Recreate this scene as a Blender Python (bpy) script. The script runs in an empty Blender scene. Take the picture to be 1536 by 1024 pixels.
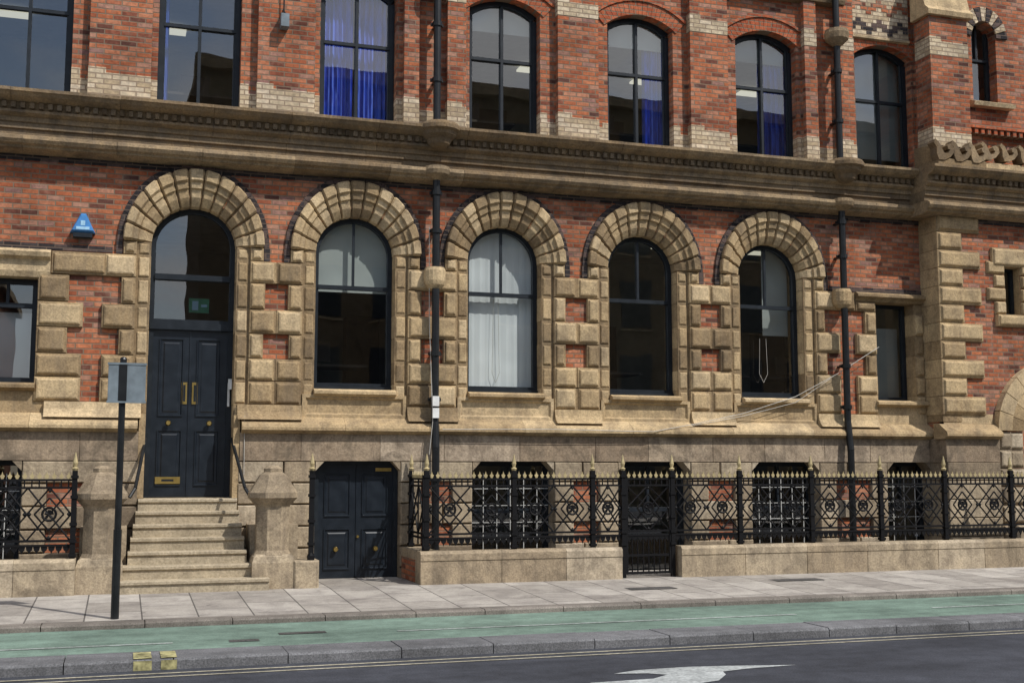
import bpy, math, random
from mathutils import Vector
random.seed(7)
R=random.random
scene=bpy.context.scene
D=17.963; XC=-0.905; ZC=1.67
# ------------------------------------------------------------------ node helpers
def mat(name):
    m=bpy.data.materials.new(name); m.use_nodes=True
    nt=m.node_tree; nt.nodes.clear()
    o=nt.nodes.new('ShaderNodeOutputMaterial'); b=nt.nodes.new('ShaderNodeBsdfPrincipled')
    nt.links.new(b.outputs[0],o.inputs[0])
    return m,nt,b
def N(nt,t,**k):
    n=nt.nodes.new(t)
    for a,v in k.items(): setattr(n,a,v)
    return n
def L(nt,a,b): nt.links.new(a,b)
def ramp(nt,src,stops):
    r=N(nt,'ShaderNodeValToRGB')
    e=r.color_ramp.elements
    while len(e)<len(stops): e.new(0.5)
    for i,(p,c) in enumerate(stops):
        e[i].position=p; e[i].color=(c[0],c[1],c[2],1)
    L(nt,src,r.inputs[0]); return r.outputs[0]
def mix(nt,mode,fac,a,b):
    m=N(nt,'ShaderNodeMix',data_type='RGBA',blend_type=mode)
    for s,v in ((m.inputs[0],fac),(m.inputs[6],a),(m.inputs[7],b)):
        if hasattr(v,'is_linked'): L(nt,v,s)
        else: s.default_value=v if isinstance(v,(int,float)) else (v[0],v[1],v[2],1)
    return m.outputs[2]
def math_(nt,op,a,b=None):
    m=N(nt,'ShaderNodeMath',operation=op)
    for i,v in enumerate((a,b)):
        if v is None: continue
        if isinstance(v,(int,float)): m.inputs[i].default_value=v
        else: L(nt,v,m.inputs[i])
    return m.outputs[0]
def noise(nt,vec,scale,detail=4,rough=.6,dist=0):
    n=N(nt,'ShaderNodeTexNoise'); n.inputs['Scale'].default_value=scale; n.inputs['Detail'].default_value=min(detail,4)
    n.inputs['Roughness'].default_value=rough; n.inputs['Distortion'].default_value=dist
    if vec is not None: L(nt,vec,n.inputs['Vector'])
    return n.outputs['Fac']
def objco(nt): return N(nt,'ShaderNodeNewGeometry').outputs['Position']
def wallvec(nt):
    s=N(nt,'ShaderNodeSeparateXYZ'); L(nt,objco(nt),s.inputs[0])
    u=math_(nt,'ADD',s.outputs[0],s.outputs[1])
    c=N(nt,'ShaderNodeCombineXYZ'); L(nt,u,c.inputs[0]); L(nt,s.outputs[2],c.inputs[1]); return c.outputs[0],s
def bump(nt,b,h,st,dist=.01):
    n=N(nt,'ShaderNodeBump'); n.inputs['Strength'].default_value=st; n.inputs['Distance'].default_value=dist
    L(nt,h,n.inputs['Height']); L(nt,n.outputs[0],b.inputs['Normal'])
def brick_mat(name,stops,mortar=(.30,.235,.17),bw=.225,bh=.075,ms=.010,dirt=.7,salt=.36):
    m,nt,b=mat(name)
    v,s=wallvec(nt)
    t=N(nt,'ShaderNodeTexBrick'); L(nt,v,t.inputs['Vector'])
    t.inputs['Scale'].default_value=1; t.inputs['Brick Width'].default_value=bw; t.inputs['Row Height'].default_value=bh
    t.inputs['Mortar Size'].default_value=ms; t.inputs['Mortar Smooth'].default_value=.3
    t.inputs['Color1'].default_value=(0,0,0,1); t.inputs['Color2'].default_value=(1,1,1,1); t.inputs['Mortar'].default_value=(.5,.5,.5,1)
    t.offset=.5
    col=ramp(nt,t.outputs['Color'],stops)
    P=objco(nt)
    n1=noise(nt,P,16,3)
    col=mix(nt,'MULTIPLY',.75,col,ramp(nt,n1,[(.3,(.52,.52,.54)),(.7,(1.25,1.2,1.15))]))
    n2=noise(nt,P,1.1,4,.65)
    mcol=mix(nt,'MIX',n2,mortar,(mortar[0]*.5,mortar[1]*.42,mortar[2]*.4))
    col=mix(nt,'MIX',t.outputs['Fac'],col,mcol)
    col=mix(nt,'MULTIPLY',dirt,col,ramp(nt,n2,[(.33,(.42,.41,.42)),(.47,(.82,.8,.8)),(.6,(1.06,1.04,1))]))
    if salt:
        n3=noise(nt,P,2.3,4,.7,.5)
        f=ramp(nt,n3,[(.54,(0,0,0)),(.76,(salt,)*3)])
        col=mix(nt,'MIX',f,col,(.44,.31,.235))
    L(nt,col,b.inputs['Base Color']); b.inputs['Roughness'].default_value=.95
    b.inputs['Specular IOR Level'].default_value=.12
    h=math_(nt,'SUBTRACT',math_(nt,'MULTIPLY',n1,.5),t.outputs['Fac'])
    bump(nt,b,h,.8,.008)
    return m
RED=[(0,(.11,.055,.046)),(.10,(.26,.092,.058)),(.3,(.38,.122,.062)),(.6,(.47,.165,.08)),(.82,(.50,.215,.125)),(.93,(.44,.24,.17)),(1,(.28,.155,.135))]
M_brick=brick_mat('red_brick',RED)
M_brick2=brick_mat('bright_red_brick',[(0,(.36,.095,.05)),(.5,(.45,.13,.06)),(1,(.48,.165,.09))],dirt=.4,salt=0)
M_dark=brick_mat('blue_black_brick',[(0,(.032,.03,.033)),(.6,(.065,.058,.06)),(1,(.14,.10,.09))],mortar=(.17,.135,.11),dirt=.3,salt=0)
M_cream=brick_mat('cream_brick',[(0,(.44,.35,.23)),(.5,(.58,.49,.345)),(1,(.66,.57,.43))],mortar=(.42,.34,.25),dirt=.5,salt=0)
def stone_mat(name,c1,c2,stain=.5,stainc=(.085,.070,.054),streak=.5,bs=.6):
    m,nt,b=mat(name)
    P=objco(nt)
    a=noise(nt,P,3.2,4,.68,.4)
    col=ramp(nt,a,[(.30,c2),(.5,c1),(.72,(c1[0]*1.2,c1[1]*1.19,c1[2]*1.16))])
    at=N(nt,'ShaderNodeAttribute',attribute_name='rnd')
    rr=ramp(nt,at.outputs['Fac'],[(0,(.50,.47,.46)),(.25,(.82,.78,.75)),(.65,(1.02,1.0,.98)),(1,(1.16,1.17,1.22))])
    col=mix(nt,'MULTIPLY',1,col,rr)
    f=noise(nt,P,34,3,.7)
    col=mix(nt,'MULTIPLY',.7,col,ramp(nt,f,[(.3,(.54,.53,.52)),(.62,(1.15,1.15,1.15))]))
    mp=N(nt,'ShaderNodeMapping'); mp.inputs['Scale'].default_value=(4.5,4.5,.5); L(nt,P,mp.inputs[0])
    s=noise(nt,mp.outputs[0],1.3,4,.7)
    st=math_(nt,'MULTIPLY',ramp(nt,s,[(.46,(0,0,0)),(.70,(1,1,1))]),streak)
    col=mix(nt,'MIX',st,col,(stainc[0]*2.0,stainc[1]*1.95,stainc[2]*1.9))
    q=noise(nt,P,1.5,4,.75,.6)
    sq=math_(nt,'MULTIPLY',ramp(nt,q,[(.49,(0,0,0)),(.65,(1,1,1))]),stain)
    col=mix(nt,'MIX',sq,col,stainc)
    h=math_(nt,'ADD',math_(nt,'MULTIPLY',f,.6),math_(nt,'MULTIPLY',noise(nt,P,9,3),1.0))
    L(nt,col,b.inputs['Base Color']); b.inputs['Roughness'].default_value=1; b.inputs['Specular IOR Level'].default_value=.05
    bump(nt,b,h,bs,.014)
    return m
M_stone=stone_mat('sandstone',(.49,.375,.222),(.33,.245,.145),stain=.36,streak=.4)
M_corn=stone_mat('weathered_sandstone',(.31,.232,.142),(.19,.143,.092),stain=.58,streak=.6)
M_frz=stone_mat('shade_toned_sandstone',(.19,.142,.09),(.11,.085,.056),stain=.5,streak=.6)  # cornice shade on frieze and dentils put into a darker stone colour, plus stains
M_plinth=stone_mat('plinth_sandstone',(.385,.31,.225),(.25,.195,.14),stain=.62,streak=.6)
M_ashlar=stone_mat('base_sandstone',(.42,.35,.25),(.28,.23,.165),stain=.5,streak=.55)
M_steps=stone_mat('step_stone',(.45,.39,.285),(.35,.30,.215),stain=.25,streak=.2)
def paint(name,c,rough=.35,spec=.5,metal=0,var=1.0):
    m,nt,b=mat(name)
    P=objco(nt); n=noise(nt,P,6,3)
    col=mix(nt,'MIX',ramp(nt,n,[(.4,(0,0,0)),(.8,(1,1,1))]),c,tuple(v*(1+.5*var)+.006*var for v in c))
    L(nt,col,b.inputs['Base Color'])
    b.inputs['Roughness'].default_value=rough
    b.inputs['Metallic'].default_value=metal; b.inputs['Specular IOR Level'].default_value=spec
    return m
M_black=paint('black_gloss_paint',(.007,.008,.009),.42,.35)
M_frame=paint('dark_blue_frame_paint',(.010,.014,.019),.45,.3)
M_door=paint('door_paint',(.009,.013,.019),.32,.4)
M_iron=paint('iron_paint',(.005,.005,.006),.6,.18,0,.3)
M_gilt=paint('gilt_paint',(.36,.29,.15),.6,metal=.1)
M_brass=paint('brass',(.55,.38,.12),.3,metal=1)
M_white=paint('white_plastic',(.62,.62,.6),.5)
M_cable=paint('cable_sheath',(.42,.40,.36),.6)
M_grey=paint('grey_metal',(.14,.17,.19),.6,.3)
M_green=paint('green_exit_sign',(.03,.22,.12),.5)
M_blue=paint('blue_plastic',(.03,.15,.36),.4)
M_bluelite=paint('pale_blue_plastic',(.3,.5,.65),.4)
M_grille=paint('grille_paint',(.42,.42,.40),.5)
def flat(name,c,rough=.9,nscale=3):
    m,nt,b=mat(name); P=objco(nt)
    col=mix(nt,'MULTIPLY',.6,c,ramp(nt,noise(nt,P,nscale,2),[(.3,(.7,.7,.7)),(.7,(1.15,1.15,1.15))]))
    L(nt,col,b.inputs['Base Color']); b.inputs['Roughness'].default_value=rough; return m
M_room=flat('room_wall',(.30,.30,.26)); M_ceil=flat('ceiling',(.5,.5,.47)); M_floor=flat('room_floor',(.12,.11,.10)); M_blind=flat('blind',(.76,.78,.78),.9,1.0); M_blindg=flat('grey_blind',(.44,.47,.45),.9,1.2)
M_wood=flat('dark_furniture',(.07,.055,.04))
def curtain():
    m,nt,b=mat('blue_curtain'); P=objco(nt)
    s=N(nt,'ShaderNodeSeparateXYZ'); L(nt,P,s.inputs[0])
    w=math_(nt,'SINE',math_(nt,'ADD',math_(nt,'MULTIPLY',s.outputs[0],62),math_(nt,'MULTIPLY',noise(nt,P,2.2,2),9)))
    col=ramp(nt,math_(nt,'ADD',math_(nt,'MULTIPLY',w,.5),.5),[(0,(.04,.08,.42)),(1,(.09,.18,.74))])
    L(nt,col,b.inputs['Base Color']); b.inputs['Roughness'].default_value=.85
    bump(nt,b,w,.5,.02); return m
M_curt=curtain()
def lampm():
    m,nt,b=mat('ceiling_lamp'); b.inputs['Base Color'].default_value=(.7,.7,.62,1)
    b.inputs['Emission Color'].default_value=(1,.95,.75,1); b.inputs['Emission Strength'].default_value=.6
    try: m.cycles.emission_sampling='NONE'
    except Exception: pass
    return m
M_lamp=lampm()
def glass():
    m,nt,b=mat('window_glass'); nt.nodes.remove(b)
    o=[n for n in nt.nodes if n.type=='OUTPUT_MATERIAL'][0]
    tr=N(nt,'ShaderNodeBsdfTransparent'); tr.inputs[0].default_value=(.88,.91,.91,1)
    g=N(nt,'ShaderNodeBsdfGlossy'); g.inputs['Roughness'].default_value=.0; g.inputs[0].default_value=(1,1,1,1)
    fr=N(nt,'ShaderNodeFresnel'); fr.inputs[0].default_value=1.5
    bp=N(nt,'ShaderNodeBump'); bp.inputs['Strength'].default_value=.05; bp.inputs['Distance'].default_value=.02
    L(nt,noise(nt,objco(nt),1.6,1),bp.inputs['Height']); L(nt,bp.outputs[0],g.inputs['Normal'])
    f=math_(nt,'ADD',math_(nt,'MULTIPLY',fr.outputs[0],1.8),.06)
    mx=N(nt,'ShaderNodeMixShader'); L(nt,f,mx.inputs[0]); L(nt,tr.outputs[0],mx.inputs[1]); L(nt,g.outputs[0],mx.inputs[2])
    L(nt,mx.outputs[0],o.inputs[0]); return m
M_glass=glass()
def ground_mat(name,c,fine=60,amp=.35,big=.35,rough=.9,bs=.4):
    m,nt,b=mat(name); P=objco(nt)
    n=noise(nt,P,fine,2,.7); g=noise(nt,P,.6,4,.65,.4); k=noise(nt,P,5,4,.7)
    mp=N(nt,'ShaderNodeMapping'); mp.inputs['Scale'].default_value=(.15,2.2,1); L(nt,P,mp.inputs[0])
    tr=noise(nt,mp.outputs[0],1.5,3,.6)
    col=mix(nt,'MULTIPLY',1,c,ramp(nt,n,[(.3,(1-amp,)*3),(.7,(1+amp,)*3)]))
    col=mix(nt,'MULTIPLY',1,col,ramp(nt,g,[(.3,(1-big,)*3),(.7,(1+big*.6,)*3)]))
    col=mix(nt,'MULTIPLY',.7,col,ramp(nt,k,[(.35,(.7,)*3),(.6,(1.08,)*3)]))
    col=mix(nt,'MULTIPLY',.7,col,ramp(nt,tr,[(.35,(.74,)*3),(.62,(1.1,)*3)]))
    L(nt,col,b.inputs['Base Color']); b.inputs['Roughness'].default_value=rough; b.inputs['Specular IOR Level'].default_value=.25
    bump(nt,b,n,bs,.004); return m
M_road=ground_mat('asphalt',(.052,.055,.066))
M_lane=ground_mat('green_cycle_surface',(.165,.235,.19),amp=.2,big=.3)
M_kerb=ground_mat('granite_kerb',(.16,.16,.165),amp=.4)
M_pkerb=ground_mat('sandstone_kerb',(.21,.185,.16),amp=.3)
M_wline=ground_mat('white_road_paint',(.44,.46,.45),fine=25,amp=.3,big=.3)
M_fline=ground_mat('faded_white_paint',(.33,.37,.34),fine=25,amp=.4,big=.3)
M_yline=ground_mat('yellow_road_paint',(.36,.33,.25),fine=25,amp=.3)
M_ypaint=ground_mat('yellow_patch_paint',(.36,.33,.16),fine=14,amp=.6)
M_cover=ground_mat('iron_cover',(.09,.085,.08),fine=40)
def paving():
    m,nt,b=mat('paving_flags'); P=objco(nt)
    t=N(nt,'ShaderNodeTexBrick')
    mp=N(nt,'ShaderNodeMapping'); mp.inputs['Rotation'].default_value=(0,0,math.pi/2); L(nt,P,mp.inputs[0]); L(nt,mp.outputs[0],t.inputs['Vector'])
    t.inputs['Scale'].default_value=1; t.inputs['Brick Width'].default_value=.85; t.inputs['Row Height'].default_value=.62
    t.inputs['Mortar Size'].default_value=.009; t.inputs['Mortar Smooth'].default_value=.1
    t.inputs['Color1'].default_value=(.29,.265,.235,1); t.inputs['Color2'].default_value=(.43,.40,.36,1); t.inputs['Mortar'].default_value=(.11,.10,.09,1)
    n=noise(nt,P,45,2); g=noise(nt,P,1.8,4,.75,.4)
    col=mix(nt,'MULTIPLY',.5,t.outputs['Color'],ramp(nt,n,[(.3,(.7,.7,.7)),(.7,(1.2,1.2,1.2))]))
    col=mix(nt,'MULTIPLY',1,col,ramp(nt,g,[(.3,(.62,.6,.6)),(.6,(1.08,1.07,1.05))]))
    sp=noise(nt,P,9,3,.5); col=mix(nt,'MULTIPLY',1,col,ramp(nt,sp,[(.26,(.6,.6,.6)),(.33,(1,1,1))]))
    L(nt,col,b.inputs['Base Color']); b.inputs['Roughness'].default_value=.88
    bump(nt,b,math_(nt,'SUBTRACT',math_(nt,'MULTIPLY',n,.3),t.outputs['Fac']),.5,.006); return m
M_pave=paving()
# ------------------------------------------------------------------ mesh builder
class MB:
    def __init__(s): s.v=[];s.f=[];s.m=[];s.r=[];s.mats=[]
    def mi(s,m):
        if m not in s.mats: s.mats.append(m)
        return s.mats.index(m)
    def add(s,vs,fs,m,r=None):
        o=len(s.v); s.v+=[tuple(v) for v in vs]; i=s.mi(m)
        if r is None: r=R()
        for f in fs: s.f.append([a+o for a in f]); s.m.append(i); s.r.append(r)
    def box(s,x0,x1,y0,y1,z0,z1,m,r=None):
        v=[(x,y,z) for x in(x0,x1) for y in(y0,y1) for z in(z0,z1)]
        s.add(v,[(0,1,3,2),(4,6,7,5),(0,4,5,1),(2,3,7,6),(0,2,6,4),(1,5,7,3)],m,r)
    def loops(s,x0,x1,z0,z1,ls,m,r=None,joint=False):
        v=[];f=[]
        for y,d in ls:
            v+=[(x0+d,y,z0+d),(x1-d,y,z0+d),(x1-d,y,z1-d),(x0+d,y,z1-d)]
        n=len(ls)
        for k in range(n-1):
            for i in range(4):
                j=(i+1)%4; f.append((4*k+i,4*k+j,4*k+4+j,4*k+4+i))
        f.append((4*n-4,4*n-3,4*n-2,4*n-1)); f.append((0,1,2,3))
        st=len(s.r)
        s.add(v,f,m,r)
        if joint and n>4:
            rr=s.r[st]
            for k in range(8,12): s.r[st+k]=rr*.6      # drafted margin darker than the block face
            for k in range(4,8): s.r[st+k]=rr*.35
    def blk(s,x0,x1,yb,yf,z0,z1,m,ch=.022,mg=.024,r=None,g=.004):
        x0+=g+R()*.004;x1-=g+R()*.004;z0+=g+R()*.003;z1-=g+R()*.003
        yf+=(R()-.5)*.012; k=.8+.5*R()
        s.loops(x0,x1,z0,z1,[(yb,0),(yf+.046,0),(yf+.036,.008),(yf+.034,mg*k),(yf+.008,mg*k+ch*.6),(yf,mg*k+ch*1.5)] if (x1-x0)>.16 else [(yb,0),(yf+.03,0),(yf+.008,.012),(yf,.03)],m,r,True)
    def run(s,prof,x0,x1,m,r=None):
        n=len(prof); v=[(x0,y,z) for y,z in prof]+[(x1,y,z) for y,z in prof]
        f=[(i,(i+1)%n,n+(i+1)%n,n+i) for i in range(n)]+[tuple(range(n)),tuple(range(n,2*n))]
        s.add(v,f,m,r)
    def runs(s,prof,x0,x1,m,seg=1.1,off=0):
        x=x0
        while x<x1-1e-4:
            e=min(x1,x+seg*(.8+.4*R()))
            if x1-e<.25: e=x1
            dz=(R()-.5)*.006; dy=(R()-.5)*.006
            s.run([(y+(dy if y<0 else 0),z+(dz if y<0 else 0)) for y,z in prof],x,e-.004 if e<x1 else e,m,.15+.7*R()); x=e
    def prism(s,poly,y0,y1,m,r=None):
        n=len(poly); v=[(x,y0,z) for x,z in poly]+[(x,y1,z) for x,z in poly]
        f=[(i,(i+1)%n,n+(i+1)%n,n+i) for i in range(n)]+[tuple(range(n)),tuple(range(n,2*n))]
        s.add(v,f,m,r)
    def cyl(s,a,b,r0,m,n=10,r1=None,r=None):
        a=Vector(a);b=Vector(b); r1=r0 if r1 is None else r1
        d=(b-a).normalized(); u=d.orthogonal().normalized(); w=d.cross(u)
        v=[];off=math.pi/n
        for c,rr in((a,r0),(b,r1)):
            for i in range(n):
                t=2*math.pi*i/n+off; v.append(c+u*math.cos(t)*rr+w*math.sin(t)*rr)
        f=[(i,(i+1)%n,n+(i+1)%n,n+i) for i in range(n)]+[tuple(range(n)),tuple(range(n,2*n))]
        s.add(v,f,m,r)
    def lathe(s,prof,cx,cy,m,n=16,rot=0,r=None):
        v=[];f=[];k=len(prof)
        for rr,z in prof:
            for i in range(n):
                t=2*math.pi*i/n+rot; v.append((cx+rr*math.cos(t),cy+rr*math.sin(t),z))
        for a in range(k-1):
            for i in range(n):
                j=(i+1)%n; f.append((a*n+i,a*n+j,a*n+n+j,a*n+n+i))
        f.append(tuple(range(n))); f.append(tuple(range((k-1)*n,k*n)))
        s.add(v,f,m,r)
    def torus(s,c,R0,r0,m,n=16,k=5):
        v=[];f=[]
        for i in range(n):
            t=2*math.pi*i/n
            for j in range(k):
                p=2*math.pi*j/k; rr=R0+r0*math.cos(p)
                v.append((c[0]+rr*math.cos(t),c[1]+r0*math.sin(p),c[2]+rr*math.sin(t)))
        for i in range(n):
            for j in range(k):
                f.append((i*k+j,((i+1)%n)*k+j,((i+1)%n)*k+(j+1)%k,i*k+(j+1)%k))
        s.add(v,f,m)
    def obj(s,name,parent=None,smooth=False):
        me=bpy.data.meshes.new(name); me.from_pydata(s.v,[],s.f)
        for m in s.mats: me.materials.append(m)
        me.polygons.foreach_set('material_index',s.m)
        a=me.attributes.new('rnd','FLOAT','FACE'); a.data.foreach_set('value',s.r)
        import bmesh
        bm=bmesh.new(); bm.from_mesh(me); bmesh.ops.recalc_face_normals(bm,faces=bm.faces); bm.to_mesh(me); bm.free()
        o=bpy.data.objects.new(name,me); scene.collection.objects.link(o)
        if parent: o.parent=parent
        return o
def empty(name):
    o=bpy.data.objects.new(name,None); scene.collection.objects.link(o); return o
def ell(cx,hw,zs,rise,n=20):
    return [(cx-hw*math.cos(math.pi*i/n),zs+rise*math.sin(math.pi*i/n)) for i in range(n+1)]
def seg(cx,hw,zs,rise,n=12):
    Rr=(hw*hw+rise*rise)/(2*rise); a=math.asin(hw/Rr)
    return [(cx+Rr*math.sin(-a+2*a*i/n),zs+rise-Rr+Rr*math.cos(-a+2*a*i/n)) for i in range(n+1)]
def wall(mb,x0,x1,z0,z1,y,ops,m,depth=.35,rm=None):
    x=x0
    def q(a,b,c,d): mb.add([(a,y,c),(b,y,c),(b,y,d),(a,y,d)],[(0,1,2,3)],m,.5)
    for pts,zb in ops:
        xa,xb=pts[0][0],pts[-1][0]
        q(x,xa,z0,z1)
        if zb>z0: q(xa,xb,z0,zb)
        for (a,za),(b,zb2) in zip(pts,pts[1:]):
            if b-a<1e-5: continue
            mb.add([(a,y,za),(b,y,zb2),(b,y,z1),(a,y,z1)],[(0,1,2,3)],m,.5)
        loop=[(xa,zb)]+list(pts)+[(xb,zb)]
        nx=loop[1:]+(loop[:1] if zb>z0 else [])
        for (a,za),(b,zb2) in zip(loop,nx):
            mb.add([(a,y,za),(b,y,zb2),(b,y+depth,zb2),(a,y+depth,za)],[(0,1,2,3)],rm or m,.4)
        x=xb
    q(x,x1,z0,z1)
def rect(xa,xb,zt): return [(xa,zt),(xb,zt)]

B=empty('brick_office_building')
P=2.39; X0=0.02
cx=lambda n:X0+P*n
# ------------------------------------------------------------------ brick walls
w=MB()
ZS=4.95; HW=.60; RI=.58
ops=[(rect(-8.15,-6.85,4.40),2.8),(rect(-5.75,-4.45,4.40),2.8),(rect(-3.35,-2.05,4.40),2.8),
     (ell(cx(0),HW+.1,ZS,RI+.12),2.15)]
for n in range(1,5): ops.append((ell(cx(n),HW+.1,ZS,RI+.12),2.80))
ops.append((rect(11.58,12.46,4.64),2.80))
wall(w,-12,12.63,2.15,6.6,0,ops,M_brick,.36,M_stone)
ops=[]
for n in range(-5,6): ops.append((seg(cx(n),HW,9.1,.2),6.99))
wall(w,-12.6,12.63,6.6,12.5,0.0,ops,M_brick,.3)
BY=-.45
wall(w,12.63,20,-.2,6.6,BY,[(rect(14.04,14.37,5.28),4.42),(ell(14.92,.52,2.35,.6),0.08),(rect(17.2,18.0,5.28),3.0)],M_brick,.3,M_stone)
w.add([(12.63,BY,-.2),(12.63,0.2,-.2),(12.63,.2,6.6),(12.63,BY,6.6)],[(0,1,2,3)],M_brick,.5)
BU=-.25
wall(w,12.63,20,6.6,12.5,BU,[(ell(13.98,.27,9.6,.3),8.35),(ell(16.4,.27,9.6,.3),8.35)],M_brick,.3)
w.add([(12.63,BU,6.6),(12.63,0.2,6.6),(12.63,.2,12.5),(12.63,BU,12.5)],[(0,1,2,3)],M_brick,.5)
for n in range(-5,5):
    c=cx(n)+P/2
    if n<1: a,b=c-.36,c+.50
    else: a,b=c-.33,c+.38
    rngs=[(a,b)] if n not in(1,4) else [(c-.5,c-.26),(c+.2,c+.5)]
    for a,b in rngs:
        w.box(a,b,-.13,0.02,6.9,12.5,M_brick,.5)
        w.box(a-.003,b+.003,-.135,0.01,9.08,9.32,M_cream,.5)
        w.box(a-.0035,a+.2,-.1355,0.0,9.32,9.395,M_cream,.5)
    w.box(cx(n)+HW-.002,cx(n+1)-HW+.002,-.006,.28,6.9,7.3,M_cream,.5)
    for a,b in rngs:
        w.box(a-.004,b+.004,-.14,0.0,6.9,7.375,M_cream,.5)
        w.box(a-.005,a+.24,-.138,0.0,7.375,7.45,M_cream,.5)
    w.box(cx(n)+HW-.002,cx(n)+HW+.12,-.0061,.2,7.3,7.45,M_cream,.5)
    w.box(cx(n+1)-HW-.10,cx(n+1)-HW+.002,-.0061,.2,7.3,7.375,M_cream,.5)
w.obj('brick_walls',B)
g=MB()
for n in range(-5,6):
    Rr=(HW*HW+.04)/(.4); a=math.asin(HW/Rr); zc=9.3-Rr; k=19
    a*=1.12
    for i in range(k):
        t0=-a+2*a*i/k+.0025; t1=-a+2*a*(i+1)/k-.0025
        pl=[(cx(n)+r*math.sin(t),zc+r*math.cos(t)) for r,t in((Rr-.001,t0),(Rr-.001,t1),(Rr+.23,t1),(Rr+.23,t0))]
        g.prism(pl,-.02,.1,M_brick2)
    for i in range(12):
        t0=-a+2*a*i/12; t1=-a+2*a*(i+1)/12
        pl=[(cx(n)+r*math.sin(t),zc+r*math.cos(t)) for r,t in((Rr+.235,t0),(Rr+.235,t1),(Rr+.28,t1),(Rr+.28,t0))]
        g.prism(pl,-.045,.05,M_brick2)
g.obj('brick_window_arches',B)
# ------------------------------------------------------------------ stonework
s=MB()
COURS=[(2.62,2.97,'W'),(2.97,3.30,'W'),(3.30,3.67,'N'),(3.67,4.03,'W'),(4.03,4.42,'N'),(4.42,4.75,'W')]
def jamb(c,sd,z0=None,nar=1.02,wid=1.19):
    cs=list(COURS)
    if z0 is not None: cs=[(2.28,2.62,'N')]+cs
    lo,hi=sorted((c+sd*(HW+.012),c+sd*.95)); s.box(lo,hi,-.012,.33,2.46,ZS,M_stone,.05)
    if z0 is not None:
        lo,hi=sorted((c+sd*(HW+.012),c+sd*.70)); s.box(lo,hi,-.14,.33,1.27,2.46,M_stone,.4)
    for a,b,t in cs:
        e=wid if t=='W' else nar
        e+=(R()-.5)*.03
        lo,hi=sorted((c+sd*.80,c+sd*e))
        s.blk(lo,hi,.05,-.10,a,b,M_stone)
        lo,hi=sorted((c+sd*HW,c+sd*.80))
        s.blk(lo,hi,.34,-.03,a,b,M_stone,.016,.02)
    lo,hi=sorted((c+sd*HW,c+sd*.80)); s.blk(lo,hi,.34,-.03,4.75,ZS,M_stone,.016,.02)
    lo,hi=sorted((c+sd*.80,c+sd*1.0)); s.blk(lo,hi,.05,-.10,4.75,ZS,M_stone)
    lo,hi=sorted((c+sd*1.005,c+sd*1.09)); s.box(lo,hi,-.04,.02,4.76,ZS,M_dark)
def kz(r): return .967+(r-.6)/.42*(1.122-.967)
def arch(c,nv=13):
    PR=[(1.0,.04),(1.0,-.12),(.985,-.14),(.885,-.14),(.86,-.10),(.80,-.085),(.785,-.05),(.70,-.03),(.635,.02),(.602,.05),(.602,.34)]
    def sec(t,dy,dr):
        o=[]
        for i,(r,y) in enumerate(PR):
            yy=y+dy if i not in(0,len(PR)-1) else y
            rr=r+(dr if r<.9 else -dr)
            if i in (len(PR)-1,len(PR)-2): rr=r+dr*.5
            o.append((c-rr*math.cos(t),yy,ZS+rr*kz(r)*math.sin(t)))
        return o
    for i in range(nv):
        a=math.pi*i/nv+.005; b=math.pi*(i+1)/nv-.005; d=.03
        j=(R()-.5)*.012
        T=[(a,.028,.014),(a+d,j,0)]+[(a+d+(b-a-2*d)*k/3,j,0) for k in(1,2)]+[(b-d,j,0),(b,.028,.014)]
        v=[];f=[];n=len(PR)
        for t in T: v+=sec(*t)
        for k in range(len(T)-1):
            for j2 in range(n-1): f.append((k*n+j2,k*n+j2+1,k*n+n+j2+1,k*n+n+j2))
        f.append(tuple(range(n))); f.append(tuple(range((len(T)-1)*n,len(T)*n)))
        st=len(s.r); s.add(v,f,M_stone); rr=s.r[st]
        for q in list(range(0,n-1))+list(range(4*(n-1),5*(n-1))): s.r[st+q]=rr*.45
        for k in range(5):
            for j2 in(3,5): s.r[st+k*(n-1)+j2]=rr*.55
    k=24
    for i in range(k):
        a=math.pi*i/k; b=math.pi*(i+1)/k
        pl=[(c-r*math.cos(t),ZS+r*kz(r)*math.sin(t)) for r,t in((.64,a),(.64,b),(.97,b),(.97,a))]
        s.prism(pl,.04,.33,M_stone,.05)
    k=26
    for i in range(k):
        a=math.pi*i/k+.003; b=math.pi*(i+1)/k-.003
        pl=[(c-r*math.cos(t),ZS+r*kz(1.0)*math.sin(t)) for r,t in((1.005,a),(1.005,b),(1.08,b),(1.08,a))]
        s.prism([(x,min(z,6.12)) for x,z in pl],-.04,.03,M_dark)
for n in range(0,5):
    c=cx(n)
    jamb(c,1,z0=1 if n==0 else None, wid=1.19 if n<4 else 1.3)
    jamb(c,-1,z0=1 if n==0 else None,wid=1.19 if n>0 else 1.25)
    arch(c)
    if n<4:
        for a,b,t in COURS:
            if t=='W' : s.box(c+1.13,c+P-1.13,-.055,.02,a+.01,b-.01,M_stone,.1)
    if n>0:
        s.run([(.34,2.80),(.34,2.885),(-.06,2.875),(-.15,2.84),(-.15,2.80),(-.10,2.77),(-.05,2.76)],c-.62,c+.62,M_stone)
        s.loops(c-.79,c+.79,2.44,2.79,[(.1,0),(-.075,0),(-.075,.05),(-.04,.075)],M_stone)
def flare(a,b):
    s.run([(.02,2.62),(-.10,2.62),(-.12,2.52),(-.16,2.45),(-.22,2.40),(.02,2.40)],a,b,M_stone)
for n in range(1,4): flare(cx(n)+.80,cx(n+1)-.80)
flare(cx(0)+.66,cx(1)-.80); flare(cx(4)+.80,11.55); flare(-1.95,-.66)
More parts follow.
